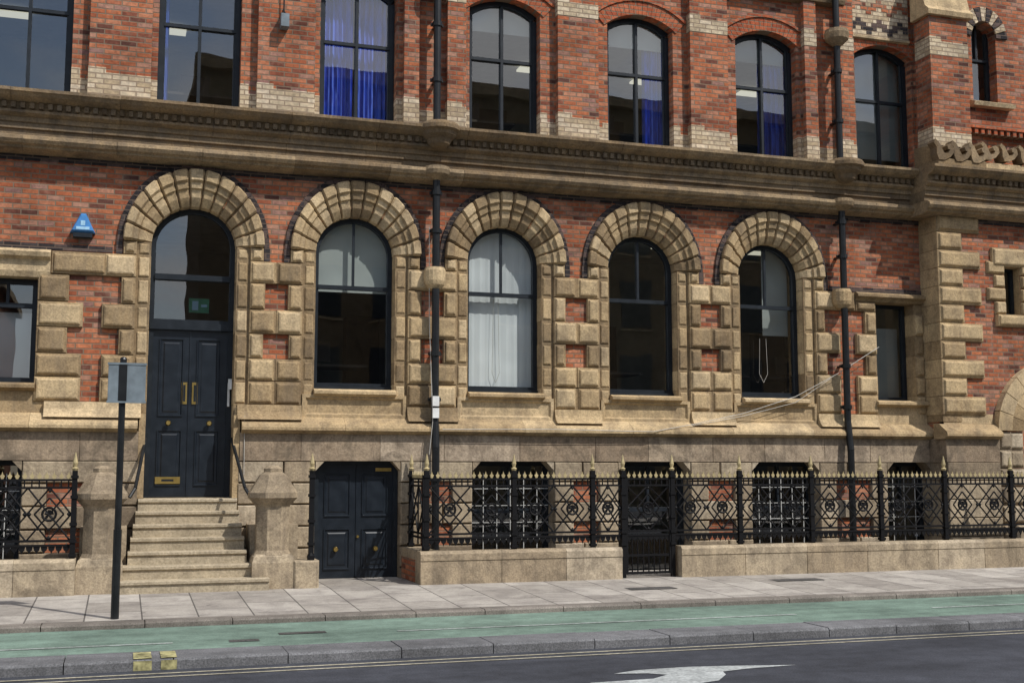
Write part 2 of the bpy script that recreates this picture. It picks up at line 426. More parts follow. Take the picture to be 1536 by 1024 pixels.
for xr in (-2.1,-4.5,-6.9):
    s.box(xr+.01,xr+.3,-.012,.3,2.8,4.4,M_stone,.1); s.box(xr-1.5,xr-1.21,-.012,.3,2.8,4.4,M_stone,.1)
    for a,b,t in COURS[:-1]:
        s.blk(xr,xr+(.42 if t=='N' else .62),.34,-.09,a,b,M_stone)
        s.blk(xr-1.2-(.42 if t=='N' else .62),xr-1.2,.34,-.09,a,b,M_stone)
    s.run([(.3,4.36),(-.05,4.36),(-.08,4.44),(-.08,4.60),(-.16,4.64),(-.18,4.70),(-.10,4.75),(.0,4.76)],xr-1.85,xr+.16,M_stone)
    s.blk(xr+.16,xr+.62+(.3 if xr>-3 else .0),.1,-.10,4.42,4.75,M_stone)
    s.run([(.34,2.80),(.34,2.885),(-.06,2.875),(-.15,2.84),(-.15,2.80),(-.05,2.76)],xr-1.22,xr+.02,M_stone)
    s.box(xr-1.6,xr+.4,-.03,.05,2.42,2.78,M_stone)
s.blk(-1.2,-.82,.05,-.10,4.42,4.75,M_stone)
s.box(-12,-1.12,-.02,.02,4.765,4.85,M_dark); s.box(10.72,12.62,-.02,.02,4.765,4.85,M_dark)
s.box(11.4,11.61,-.012,.3,2.8,4.6,M_stone,.1); s.box(12.43,12.62,-.012,.3,2.8,4.6,M_stone,.1)
for a,b,t in COURS[:-1]:
    s.blk(11.62-(.24 if t=='N' else .42),11.62,.34,-.09,a,b,M_stone)
    s.blk(12.42,12.625,.34,-.06,a,b,M_stone)
s.run([(.3,4.60),(-.05,4.60),(-.08,4.64),(-.15,4.68),(-.15,4.72),(-.08,4.76),(.0,4.76)],11.2,12.62,M_stone)
s.blk(11.2,11.62,.1,-.09,4.42,4.60,M_stone)
s.blk(10.85,11.2,.1,-.09,4.42,4.75,M_stone)
s.run([(.34,2.80),(.34,2.885),(-.06,2.875),(-.15,2.84),(-.15,2.80),(-.05,2.76)],11.55,12.6,M_stone)
s.box(11.4,12.62,-.03,.05,2.42,2.78,M_stone)
z=2.62;i=0
while z<6.05:
    h=.322; e=13.50 if i%2==0 else 13.12
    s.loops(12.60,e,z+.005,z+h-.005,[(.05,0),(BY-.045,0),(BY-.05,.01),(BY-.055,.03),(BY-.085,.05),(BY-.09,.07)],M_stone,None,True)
    i+=1; z+=h
s.box(12.61,13.0,BY-.03,.05,2.5,6.1,M_stone,.1)
for k in range(4):
    s.blk(13.80-(.16 if k%2 else 0),14.04,BY+.1,BY-.06,4.42+k*.24,4.66+k*.24,M_stone,ch=.015,mg=.015)
    s.blk(14.37,14.62+(.16 if k%2 else 0),BY+.1,BY-.06,4.42+k*.24,4.66+k*.24,M_stone,ch=.015,mg=.015)
s.blk(13.75,14.7,BY+.1,BY-.09,5.28,5.62,M_stone); s.blk(13.80,14.62,BY+.1,BY-.12,4.2,4.42,M_stone)
for i in range(11):
    a=math.pi*i/11+.006;b=math.pi*(i+1)/11-.006
    for r0,r1,yy in((.96,1.25,BY-.14),(.62,.95,BY-.05)):
        pl=[(14.92-r*math.cos(t),2.35+r*math.sin(t)) for r,t in((r0,a),(r0,(a+b)/2),(r0,b),(r1,b),(r1,(a+b)/2),(r1,a))]
        s.prism(pl,yy,BY+.1,M_stone)
for k in range(7):
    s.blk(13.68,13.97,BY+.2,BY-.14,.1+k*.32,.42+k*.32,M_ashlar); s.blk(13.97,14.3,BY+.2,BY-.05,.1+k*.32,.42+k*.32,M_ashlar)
s.obj('stone_dressings',B)
# ------------------------------------------------------------------ plinth, basement
b_=MB()
PL=[(.05,2.47),(-.06,2.46),(-.14,2.40),(-.25,2.33),(-.27,2.29),(-.27,2.25),(-.22,2.22),(-.17,2.20),(.05,2.20)]
for a,e in((-12,-.70),(.74,12.63)):
    b_.runs(PL,a,e,M_stone,1.6)
PLb=[(y+BY,z) for y,z in PL]; PLb[0]=(BY+.1,PLb[0][1]); PLb[-1]=(BY+.1,PLb[-1][1])
b_.runs(PLb,12.5,13.66,M_stone,1.3)
b_.box(12.63,13.66,BY-.02,BY+.1,2.44,2.64,M_stone)
OPS=[(-8.1,-6.9),(-5.7,-4.5),(-3.4,-2.2),(1.83,3.10),(4.24,5.56),(6.66,7.92),(9.06,10.33),(11.68,12.58)]
for a,e in((-12,-.68),(.72,12.55)):
    x=a
    while x<e-.01:
        x2=min(e,x+.75+R()*.6)
        if e-x2<.3:x2=e
        b_.loops(x+.002,x2-.002,1.80,2.21,[(.05,0),(-.155,0),(-.16,.004)],M_plinth,.15+.8*R()); x=x2
b_.loops(12.55,13.66,1.80,2.21,[(.05,0),(BY-.155,0),(BY-.16,.005)],M_plinth)
def pier(a,e,zlo=-.14):
    z=1.80;i=0
    kw=dict(ch=.010,mg=.004,g=.003)
    while z>zlo+.02:
        h=.315; zb=max(zlo,z-h)
        wide=(i%2==0); wd=e-a
        if wd>1.0 and not wide and i>0:
            l=.34
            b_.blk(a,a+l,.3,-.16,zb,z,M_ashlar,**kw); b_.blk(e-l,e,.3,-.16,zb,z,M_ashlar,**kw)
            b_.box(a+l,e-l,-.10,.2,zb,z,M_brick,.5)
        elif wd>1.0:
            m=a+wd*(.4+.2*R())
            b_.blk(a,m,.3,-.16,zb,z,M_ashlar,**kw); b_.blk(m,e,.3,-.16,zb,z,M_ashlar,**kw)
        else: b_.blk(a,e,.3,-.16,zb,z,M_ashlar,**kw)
        z=zb;i+=1
    b_.box(a+.01,e-.01,-.09,.29,zlo,1.79,M_ashlar,.1)
prs=[(-12,-8.1),(-6.9,-5.7),(-4.5,-3.4),(-2.2,-.66),(.70,1.83),(3.10,4.24),(5.56,6.66),(7.92,9.06),(10.33,11.68),(12.58,12.63)]
for a,e in prs: pier(a,e)
z=1.80
while z>-.1:
    b_.loops(12.57,13.66,z-.31,z-.006,[(.1,0),(BY-.15,0),(BY-.16,.01)],M_ashlar); z-=.315
for a,e in OPS:
    b_.prism([(a-.002,1.802),(a+.13,1.802),(a-.002,1.66)],-.15,.3,M_ashlar); b_.prism([(e+.002,1.802),(e-.13,1.802),(e+.002,1.66)],-.15,.3,M_ashlar)
b_.obj('plinth_and_basement_stonework',B)
# ------------------------------------------------------------------ cornice
c_=MB()
CT=[(.05,7.0),(-.44,6.95),(-.52,6.93),(-.52,6.885),(-.50,6.87),(-.47,6.83),(-.42,6.80),(-.36,6.78),(-.32,6.775),(-.30,6.68),(-.33,6.67),(-.34,6.63),(-.29,6.60),(-.26,6.59),(-.26,6.52),(-.235,6.515)]
CT2=[(.05,6.515),(-.235,6.515),(-.235,6.43),(-.20,6.42),(-.20,6.345),(-.05,6.34),(.05,6.34)]
CT3=[(.05,6.34),(-.22,6.34),(-.26,6.33),(-.335,6.30),(-.35,6.25),(-.32,6.20),(-.27,6.18),(-.26,6.15),(-.18,6.13),(-.08,6.115),(.05,6.11)]
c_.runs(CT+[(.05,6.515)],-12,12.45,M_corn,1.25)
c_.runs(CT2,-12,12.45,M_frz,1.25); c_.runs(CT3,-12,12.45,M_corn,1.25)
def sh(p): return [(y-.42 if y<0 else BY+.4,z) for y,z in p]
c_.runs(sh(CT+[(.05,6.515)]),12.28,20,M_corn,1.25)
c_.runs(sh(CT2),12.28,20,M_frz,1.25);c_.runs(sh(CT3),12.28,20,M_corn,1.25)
x=-12
while x<12.25:
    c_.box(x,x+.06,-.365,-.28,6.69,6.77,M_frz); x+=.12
x=12.4
while x<20:
    c_.box(x,x+.06,-.785,-.68,6.69,6.77,M_frz); x+=.12
c_.box(-12,12.6,-.012,.02,6.03,6.11,M_dark)
c_.box(12.64,20,BY-.012,BY+.02,6.03,6.11,M_dark)
PX1=3.61; PX2=10.86
for px in(PX1,PX2):
    c_.lathe([(.05,7.02),(.24,7.0),(.31,6.97),(.335,6.93),(.335,6.87),(.29,6.84),(.27,6.79),(.2,6.73),(.17,6.66),(.12,6.62),(.05,6.6)],px,-.36,M_corn,20)
    c_.lathe([(.05,6.36),(.2,6.33),(.22,6.27),(.2,6.21),(.13,6.17),(.05,6.13)],px,-.24,M_corn,18)
    c_.lathe([(.06,4.78),(.15,4.77),(.17,4.72),(.17,4.56),(.15,4.50),(.10,4.44),(.05,4.42)],px,-.16,M_stone,16)
    c_.lathe([(.05,9.4),(.2,9.37),(.22,9.3),(.2,9.2),(.12,9.12),(.05,9.08)],px,-.24,M_corn,16)
TB=[(.02,9.88),(-.16,9.90),(-.18,9.96),(-.2,10.2),(-.28,10.24),(-.28,10.35),(.02,10.4)]
c_.run(TB,3.0,11.1,M_corn); c_.run(TB,-12,3.0,M_corn)
c_.obj('cornice',B)
# ------------------------------------------------------------------ upper right gable details
u=MB()
u.box(11.15,12.5,-.05,.02,9.42,12.4,M_cream,.5)
for r_ in range(8):
    for k in range(12):
        off=(0,1,2,1)[k%4]
        zz=9.47+.075*off+r_*.375
        mm=M_dark if r_%2==0 else M_brick
        if zz<12.2: u.box(11.17+k*.11,11.17+k*.11+.108,-.056,0,zz,zz+.14,mm,.5)
u.run([(.0,9.36),(-.08,9.38),(-.08,9.42),(0,9.44)],11.15,12.5,M_stone)
u.box(12.52,13.32,-.62,-.2,7.35,9.72,M_brick,.5)
for zz in(7.35,9.0):
    u.box(12.515,13.325,-.625,-.2,zz,zz+.26,M_cream,.5); u.box(12.514,12.75,-.624,-.2,zz+.26,zz+.34,M_cream,.5)
u.run([(-.2,9.72),(-.70,9.72),(-.72,9.8),(-.62,9.9),(-.45,10.5),(-.2,10.6)],12.44,13.40,M_stone)
u.box(12.62,13.2,-.5,-.2,10.3,12.4,M_brick,.5)
u.run([(-.2,6.95),(-.86,6.95),(-.86,7.05),(-.76,7.1),(-.66,7.32),(-.2,7.38)],12.42,13.42,M_stone)
def crocket(xx,zz,y0,y1,k=1.0):
    pl=[(0,0),(.12,0),(.24,.06),(.33,.16),(.31,.26),(.24,.30),(.18,.26),(.20,.20),(.24,.19),(.20,.13),(.12,.12),(.07,.20),(.02,.30),(-.06,.36),(-.1,.30),(-.04,.22),(-.04,.1)]
    u.prism([(xx+a*k,zz+b*k) for a,b in pl],y0,y1,M_corn)
for k in range(3): crocket(12.42+k*.36,7.02,-.88,-.7)
for k in range(14): crocket(13.52+k*.40,7.14,-.74,-.5,.9)
u.run([(-.2,6.95),(-.7,6.95),(-.7,7.1),(-.35,7.2),(-.2,7.22)],13.42,20,M_stone)
x=13.45
while x<19.8:
    u.box(x,x+.07,-.40,-.22,7.72,7.82,M_brick2); x+=.14
u.box(13.42,20,-.42,-.22,7.82,7.9,M_brick2)
u.run([(-.2,8.25),(-.4,8.25),(-.42,8.32),(-.3,8.37),(-.2,8.38)],13.6,14.5,M_stone)
for i in range(11):
    a=math.pi*i/11+.02;b=math.pi*(i+1)/11-.02
    pl=[(13.98-r*math.cos(t),9.6+r*1.1*math.sin(t)) for r,t in((.275,a),(.275,b),(.52,b),(.52,a))]
    u.prism(pl,BU-.03,BU+.1,M_cream if i%2 else M_dark)
u.obj('gable_details',B)
# ------------------------------------------------------------------ windows
f=MB(); gl=MB()
def arcframe(mb,c,hw,zb,pts,y,fw,m,dep=.09):
    zc=pts[0][1]; inn=[]; n=len(pts); zt=max(p[1] for p in pts)
    for (x,z) in pts:
        kx=(hw-fw)/hw
        inn.append((c+(x-c)*kx,zc+(z-zc)*(zt-fw-zc)/(zt-zc) if zt-zc>.35 else z-fw))
    for i in range(n-1):
        mb.prism([pts[i],pts[i+1],inn[i+1],inn[i]],y,y+dep,m)
    zz=min(pts[0][1],inn[0][1])
    mb.box(c-hw,c-hw+fw,y,y+dep,zb,zz,m); mb.box(c+hw-fw,c+hw,y,y+dep,zb,zz,m)
    mb.box(c-hw+fw,c+hw-fw,y,y+dep,zb,zb+fw*1.1,m)
    gl.add([(x,y+dep*.6,z) for x,z in [(c-hw+.01,zb)]+list(pts)+[(c+hw-.01,zb)]],[tuple(range(n+2))],M_glass)
for n in range(0,5):
    c=cx(n)
    pts=ell(c,HW+.02,ZS,RI+.02,24); y=.2
    if n>0:
        arcframe(f,c,HW+.02,2.89,pts,y,.085,M_frame)
        f.box(c-.54,c+.54,y-.015,y+.07,4.42,4.48,M_frame)
        f.box(c-.018,c+.018,y+.005,y+.06,4.48,5.46,M_frame)
        f.box(c-.60,c+.60,y-.05,y+.06,2.885,2.93,M_frame)
    else:
        y=.26
        arcframe(f,c,HW+.02,3.78,pts,y,.085,M_frame)
        f.box(c-.54,c+.54,y-.03,y+.07,4.46,4.54,M_frame)
        f.box(c-.595,c+.595,y-.03,y+.09,3.72,3.82,M_frame)
for n in range(-5,6):
    c=cx(n); y=.17
    pts=seg(c,HW-.004,9.098,.198,12)
    arcframe(f,c,HW-.004,6.97,pts,y,.07,M_frame)
    f.box(c-.53,c+.53,y+.0,y+.07,8.28,8.33,M_frame)
    f.box(c-.022,c+.022,y-.002,y+.068,7.03,9.23,M_frame)
    f.box(c-.53,c-.50,y+.02,y+.07,7.03,9.05,M_frame); f.box(c+.50,c+.53,y+.02,y+.07,7.03,9.05,M_frame)
def rwin(xa,xb,za,zb,y,fw=.06,mul=0,tr=None,vm=0):
    f.box(xa,xa+fw,y,y+.08,za,zb,M_frame);f.box(xb-fw,xb,y,y+.08,za,zb,M_frame)
    f.box(xa+fw,xb-fw,y,y+.08,za,za+fw,M_frame);f.box(xa+fw,xb-fw,y,y+.08,zb-fw,zb,M_frame)
    if tr: f.box(xa+fw,xb-fw,y-.004,y+.07,tr,tr+fw*.9,M_frame)
    for k in range(vm):
        xx=xa+(xb-xa)*(k+1)/(vm+1); f.box(xx-.02,xx+.02,y+.004,y+.066,(tr or za)+.05,zb-fw,M_frame)
    gl.add([(xa,y+.05,za),(xb,y+.05,za),(xb,y+.05,zb),(xa,y+.05,zb)],[(0,1,2,3)],M_glass)
for xr in(-2.1,-4.5,-6.9):
    rwin(xr-1.195,xr-.005,2.89,4.355,.2,.07,tr=3.95,vm=2)
rwin(11.625,12.415,2.89,4.595,.24,.06)
rwin(14.045,14.365,4.425,5.275,BY+.15,.04)
rwin(13.71,14.25,8.36,9.95,BU+.2,.05,tr=9.2,vm=1)
rwin(17.2,18.0,3.0,5.28,BY+.15,.05)
gr=MB()
for i,(a,e) in enumerate(OPS):
    if i==3: continue
    rwin(a,e,-.14,1.8,.12,.07,tr=1.0,vm=1)
    if i in(4,6,7,2):
        nb=6 if i!=7 else 4
        for k in range(1,nb):
            xx=a+(e-a)*k/nb; gr.box(xx-.0055,xx+.0055,.03,.042,.2,1.62,M_grille)
        for zz in(.6,.86,1.12,1.38): gr.box(a+.03,e-.03,.045,.055,zz-.005,zz+.005,M_grille)
gr.obj('basement_window_grilles',B)
f.obj('window_frames',B); gl.obj('window_glass',B)
pd=MB(); pd.box(14.3,15.8,BY+.2,BY+.26,0.0,3.2,M_door); pd.obj('portal_door',B)
# ------------------------------------------------------------------ interior
r=MB()
def room(x0,x1,z0,z1,yb=4.5):
    r.add([(x0,yb,z0),(x1,yb,z0),(x1,yb,z1),(x0,yb,z1)],[(0,1,2,3)],M_room,.5)
    for xx in(x0,x1): r.add([(xx,.4,z0),(xx,yb,z0),(xx,yb,z1),(xx,.4,z1)],[(0,1,2,3)],M_room,.5)
    r.add([(x0,.37,z0),(x1,.37,z0),(x1,yb,z0),(x0,yb,z0)],[(0,1,2,3)],M_floor,.5)
    r.add([(x0,.37,z1),(x1,.37,z1),(x1,yb,z1),(x0,yb,z1)],[(0,1,2,3)],M_ceil,.5)
room(-12,-1.1,2.6,5.9);room(-1.0,1.1,1.2,5.9,6);room(1.2,5.9,2.6,5.9);room(6.0,12.6,2.6,5.9)
room(-12,3.5,6.8,9.5,5);room(3.6,12.6,6.8,9.5,5);room(-12,12.6,-.3,2.2,2.5); room(12.7,19.9,2.6,5.9); room(12.7,19.9,6.8,10.5)
for (xx,zz) in((6.3,2.6),(8.4,2.6),(10.1,2.6),(1.5,2.6),(4.0,6.8),(6.5,6.8),(8.9,6.8),(11.0,6.8),(-.5,6.8)):
    r.box(xx,xx+1.3,1.0,1.7,zz+.7,zz+.74,M_wood); r.box(xx+.3,xx+.75,1.3,1.34,zz+.8,zz+1.12,M_wood); r.box(xx+1.5,xx+2.1,4.0,4.4,zz,zz+1.9,M_wood)
r.obj('interior_rooms',B)
l=MB()
for xx in(-3.2,-.6,1.6,4.0,6.2,8.6,11):
    for yy in(1.6,3.4):
        l.box(xx,xx+.55,yy,yy+.28,9.40,9.44,M_lamp)
for xx in(6.6,8.4,10.2): l.box(xx,xx+1.1,2.2,2.32,5.78,5.84,M_lamp)
l.obj('ceiling_lamps',B)
cu=MB()
def sheet(xa,xb,z0,z1,y,m,wob=.03):
    n=28; v=[];ff=[]
    for i in range(n+1):
        x=xa+(xb-xa)*i/n; yy=y+wob*math.sin(i*1.9+xa*7)
        v+=[(x,yy,z0),(x,yy,z1)]
    for i in range(n): ff.append((2*i,2*i+2,2*i+3,2*i+1))
    cu.add(v,ff,m)
sheet(cx(1)-.60,cx(1)-.03,6.9,9.3,.36,M_curt,.03);sheet(cx(1)+.0,cx(1)+.60,6.9,9.3,.38,M_curt,.03)
sheet(cx(0)-.62,cx(0)-.44,6.9,9.3,.45,M_curt)
sheet(cx(3)+.20,cx(3)+.62,6.9,9.3,.38,M_curt);sheet(cx(4)+.0,cx(4)+.6,6.9,9.3,.38,M_curt)
sheet(cx(5)-.6,cx(5)+.6,7.3,9.3,.42,M_blindg,.0)
for n in(2,3,4): sheet(cx(n)-.6,cx(n)+.6,8.82,9.3,.33,M_blindg,.0)
sheet(cx(2)-.62,cx(2)+.62,2.9,5.6,.36,M_blind,.004)
sheet(cx(1)-.62,cx(1)+.62,4.40,5.6,.36,M_blindg,.0)
sheet(cx(4)+.1,cx(4)+.6,4.0,5.6,.5,M_blindg,.0)
sheet(-3.3,-2.1,2.9,3.9,.4,M_blind,0); sheet(11.6,12.4,2.9,4.2,.45,M_blindg,0)
cu.obj('curtains_and_blinds',B)
rb=MB()
rb.box(-12.3,20,.5,14,12.5,12.7,M_corn); rb.box(-12.3,20,13.8,14,0,12.5,M_brick,.5)
rb.box(-12.3,-12,.0,14,0,12.5,M_brick,.5); rb.box(20,20.3,-.45,14,0,12.5,M_brick,.5)
rb.add([(-12,0,12.5),(20,0,12.5),(20,6,15),(-12,6,15)],[(0,1,2,3)],M_cover)
rb.obj('roof_and_rear_walls',B)
# ------------------------------------------------------------------ doors
def panel(mb,x0,x1,z0,z1,y,m):
    mb.loops(x0,x1,z0,z1,[(y+.01,0),(y-.018,0),(y-.018,.014),(y+.004,.03),(y+.004,.05),(y-.010,.075)],m)
d=MB()
c=cx(0); y=.30; z0=1.27; zt=3.72
for sd in(-1,1):
    xa,xb=(c-.53,c-.004) if sd<0 else (c+.004,c+.53)
    d.box(xa,xb,y,y+.05,z0+.01,zt,M_door)
    panel(d,xa+.09,xb-.09,z0+1.18,zt-.13,y,M_door); panel(d,xa+.09,xb-.09,z0+.17,z0+.98,y,M_door)
    kx=c+sd*.29
    d.cyl((kx,y,z0+1.08),(kx,y-.05,z0+1.08),.018,M_brass,10); d.cyl((kx,y-.05,z0+1.08),(kx,y-.085,z0+1.08),.042,M_brass,12,.03)
    px=c+sd*.075
    d.box(px-.04,px+.04,y-.012,y,z0+1.36,z0+1.68,M_brass); d.box(px-.015,px+.015,y-.045,y-.012,z0+1.4,z0+1.64,M_door)
d.box(c-.45,c-.1,y-.022,y,z0+.2,z0+.3,M_brass); d.box(c-.36,c-.19,y-.028,y-.022,z0+.235,z0+.265,M_door); d.box(c-.012,c+.012,y-.014,y,z0+.01,zt,M_door)
d.box(c-.62,c-.53,y-.04,y+.06,z0,zt+.02,M_frame); d.box(c+.53,c+.62,y-.04,y+.06,z0,zt+.02,M_frame)
d.box(c-.6,c+.6,.0,.4,z0-.05,z0,M_steps)
d.box(c+.6-.06,c+.6-.01,.1,.14,2.85,3.0,M_white);d.box(c+.54,c+.57,.2,.23,2.6,2.95,M_white)
d.box(c-.02,c+.28,.8,.84,4.05,4.27,M_green); d.box(c+.03,c+.12,.795,.80,4.09,4.23,M_bluelite); d.box(c+.16,c+.25,.795,.80,4.14,4.18,M_bluelite)
d.obj('entrance_door',B)
d=MB(); y=.05
d.box(1.83,1.90,y-.03,y+.08,.075,1.80,M_frame); d.box(3.03,3.10,y-.03,y+.08,.075,1.80,M_frame); d.box(1.9,3.03,y-.03,y+.08,1.73,1.8,M_frame)
for sd in(-1,1):
    c=2.465; xa,xb=(1.90,c-.004) if sd<0 else (c+.004,3.03)
    d.box(xa,xb,y,y+.05,.075,1.73,M_door)
    panel(d,xa+.09,xb-.08,.98,1.62,y,M_door); panel(d,xa+.09,xb-.08,.2,.8,y,M_door)
    kx=c+sd*.3
    d.cyl((kx,y,.5),(kx,y-.05,.5),.016,M_brass,10); d.cyl((kx,y-.05,.5),(kx,y-.08,.5),.042,M_brass,12,.03)
d.cyl((2.5,y,.68),(2.5,y-.03,.68),.02,M_brass,10); d.box(2.76,3.0,y-.022,y,1.65,1.70,M_brass)
d.obj('basement_door',B)
# ------------------------------------------------------------------ downpipes
dp=MB()
for px,zb in((PX1,.1),(PX2,.1)):
    yy=-.235
    def pp(a,b,y0=yy,rr=.058): dp.cyl((px,y0,a),(px,y0,b),rr,M_black,14)
    pp(zb,2.0,-.3);pp(2.5,4.43);pp(4.77,6.14);pp(7.0,12)
    dp.cyl((px,-.3,2.0),(px,yy,2.5),.058,M_black,14)
    for z in(.6,1.5,2.7,3.4,5.3,5.9,7.7,8.6,10.0):
        y0=-.3 if z<2 else yy
        dp.cyl((px,y0,z),(px,y0,z+.07),.078,M_black,14); dp.box(px-.1,px+.1,y0+.02,y0+.06,z+.01,z+.06,M_black); dp.box(px-.03,px+.03,y0,0,z+.02,z+.05,M_black)
dp.box(PX1-.06,PX1+.04,-.34,-.29,2.63,2.78,M_white); dp.box(PX1-.06,PX1+.04,-.34,-.29,2.45,2.6,M_white)
dp.obj('downpipes',B,False)
cb=MB()
def cable(pts,m,rr=.007):
    for a,b in zip(pts,pts[1:]): cb.cyl(a,b,rr,m,5)
cable([(PX1+.1,-.30,2.28),(5.5,-.32,2.30),(7.2,-.30,2.28),(7.9,-.22,2.40),(8.9,-.17,2.60),(9.9,-.17,2.90),(10.7,-.2,3.30),(11.6,-.14,3.80)],M_cable,.0055)
cable([(7.9,-.22,2.38),(8.9,-.18,2.56),(9.9,-.16,2.80),(10.6,-.14,3.22)],M_cable,.0045)
cable([(PX1-.1,-.2,5.4),(PX1-.09,-.2,4.0),(PX1-.05,-.3,2.4),(PX1-.1,-.3,1.9)],M_cable,.006)
cable([(9.42,.15,3.9),(9.40,.15,3.3),(9.48,.15,3.15),(9.56,.15,3.3),(9.54,.15,3.9)],M_cable,.003)
cable([(4.70,.30,4.4),(4.68,.30,3.2),(4.74,.30,3.05),(4.80,.30,3.2),(4.78,.30,4.4)],M_cable,.004)
cable([(.78,-.175,2.45),(.79,-.175,1.6)],M_cable,.005)
cb.obj('wall_cables',B)
lb=MB(); lb.box(1.17,1.29,-.32,-.14,8.3,8.5,M_grey); lb.cyl((1.22,-.14,8.6),(1.22,-.3,8.5),.02,M_black,8); lb.cyl((1.22,-.2,8.35),(1.22,-.2,8.9),.012,M_black,8); lb.obj('floodlight',B)
a=MB()
a.add([(-1.70,0,5.02),(-1.36,0,5.02),(-1.49,0,5.31),(-1.57,0,5.31),(-1.70,-.1,5.02),(-1.36,-.1,5.02),(-1.50,-.08,5.30),(-1.56,-.08,5.30),(-1.67,-.135,5.05),(-1.39,-.135,5.05),(-1.50,-.10,5.27),(-1.56,-.10,5.27)],
 [(0,1,2,3),(0,1,5,4),(1,2,6,5),(2,3,7,6),(3,0,4,7),(4,5,9,8),(5,6,10,9),(6,7,11,10),(7,4,8,11),(8,9,10,11)],M_blue)
a.box(-1.62,-1.44,-.138,-.12,5.06,5.10,M_bluelite); a.box(-1.56,-1.50,-.128,-.11,5.12,5.19,M_bluelite)
a.box(-1.66,-1.40,-.115,0,4.955,5.016,M_frame)
a.obj('alarm_box')
# ------------------------------------------------------------------ entrance steps and piers
st=MB(); c=cx(0); nst=7; gz=.06
rise=(1.27-gz)/nst
for i in range(1,nst):
    zt=1.27-i*rise; yf=-.18-i*.185
    if i<5: l_,r_=.68+.03*i,.68+.02*i
    elif i==5: l_,r_=.88,.92
    else: l_,r_=.90,1.02
    if i==6: yf=-1.40
    if i==5: yf=-1.16
    st.run([(.1,0.0),(.1,zt),(yf,zt),(yf-.025,zt-.012),(yf-.025,zt-.045),(yf,zt-.055),(yf,0)],c-l_,c+r_,M_steps,.4+.3*R())
st.run([(.3,0.0),(.3,1.265),(-.18,1.265),(-.205,1.25),(-.205,1.22),(-.18,1.21),(-.18,0)],c-.68,c+.68,M_steps,.6)
st.box(c+.82,1.5,-.75,0,.02,.9,M_ashlar,.5); st.box(-1.4,c-.82,-.75,0,.02,.9,M_ashlar,.5)
st.obj('entrance_steps')
def gpier(name,px,py,hf=.29):
    g=MB(); z0=.02; k=1/math.cos(math.pi/8); q=math.pi/8
    ct=1/math.cos(math.pi/4); s4=math.pi/4
    g.box(px-hf,px+hf,py-hf,py+hf,z0,.42,M_ashlar,.5)
    g.lathe([(hf*ct,.42),(hf*.92*ct,.50),(hf*.8*ct,.53)],px,py,M_ashlar,4,s4,.6)
    g.lathe([(hf*.86*k,.5),(hf*.86*k,.52),(hf*.76*k,.58),(hf*.76*k,1.16),(hf*.86*k,1.22)],px,py,M_ashlar,8,q,.35)
    g.lathe([(hf*.85*k,1.20),(hf*1.02*k,1.26),(hf*1.12*k,1.29),(hf*1.12*k,1.36),(hf*1.02*k,1.40),(hf*.62*k,1.60),(hf*.42*k,1.64),(hf*.42*k,1.69),(hf*.2*k,1.73)],px,py,M_ashlar,8,q,.22)
    return g.obj(name)
gpier('stone_gate_pier',1.11,-1.0); gpier('stone_gate_pier.001',-1.13,-1.0)
for nm,sd in(('handrail',1),('handrail.001',-1)):
    h=MB(); x=c+sd*.60
    h.cyl((x,.0,2.12),(x+sd*.13,-.80,1.42),.024,M_black,10); h.cyl((x,.0,2.12),(x,.06,2.12),.024,M_black,8)
    h.cyl((x+sd*.13,-.80,1.42),(x+sd*.2,-.86,1.30),.024,M_black,8)
    h.obj(nm)
# ------------------------------------------------------------------ boundary walls + railings
RY=-1.2
def lowwall(name,x0,x1,ret=False):
    g=MB(); x=x0
    while x<x1-.01:
        x2=min(x1,x+.9+.5*R())
        if x1-x2<.3:x2=x1
        rr=.2+.75*R()
        g.loops(x+.002,x2-.002,-.1,.40,[(RY+.16,0),(RY-.15,0),(RY-.155,.004)],M_ashlar,rr)
        g.run([(RY+.17,.40),(RY-.165,.40),(RY-.165,.49),(RY-.13,.53),(RY+.12,.53),(RY+.17,.49)],x+.002,x2-.002,M_ashlar,rr)
        x=x2
    if ret:
        g.box(x0,x0+.28,RY+.16,-.17,-.1,.40,M_brick,.5); g.box(x0-.01,x0+.29,RY+.17,-.17,.40,.53,M_ashlar)
    return g.obj(name)
lowwall('low_stone_wall',3.13,6.2,True); lowwall('low_stone_wall.001',7.16,14.6); lowwall('low_stone_wall.002',-8,-1.42)
g=MB(); g.loops(1.38,1.72,-.1,.44,[(RY+.3,0),(RY-.1,0),(RY-.12,.02)],M_ashlar,.6); g.obj('low_stone_wall.003')
def post(g,x,y,zb=.53,zt=1.66):
    g.box(x-.033,x+.033,y-.033,y+.033,zb,zt,M_iron)
    for z in(zb+.02,zb+.2,.95,1.3,1.56): g.box(x-.046,x+.046,y-.046,y+.046,z,z+.04,M_iron)
    g.lathe([(.03,zt),(.045,zt+.03),(.02,zt+.05),(.034,zt+.10),(.026,zt+.14),(.004,zt+.24)],x,y,M_gilt,8)
def spear(g,x,y,z,m,h=.1,ax=0):
    w=.030
    dx,dy=(1,0) if ax==0 else (0,1)
    pl=[(-w*.4,0),(w*.4,0),(w,h*.45),(w*.35,h*.6),(0,h),(-w*.35,h*.6),(-w,h*.45)]
    v=[(x+a*dx-.006*dy,y+a*dy-.006*dx,z+b) for a,b in pl]+[(x+a*dx+.006*dy,y+a*dy+.006*dx,z+b) for a,b in pl]
    n=7; g.add(v,[tuple(range(n)),tuple(range(n,2*n))]+[(i,(i+1)%n,n+(i+1)%n,n+i) for i in range(n)],m)
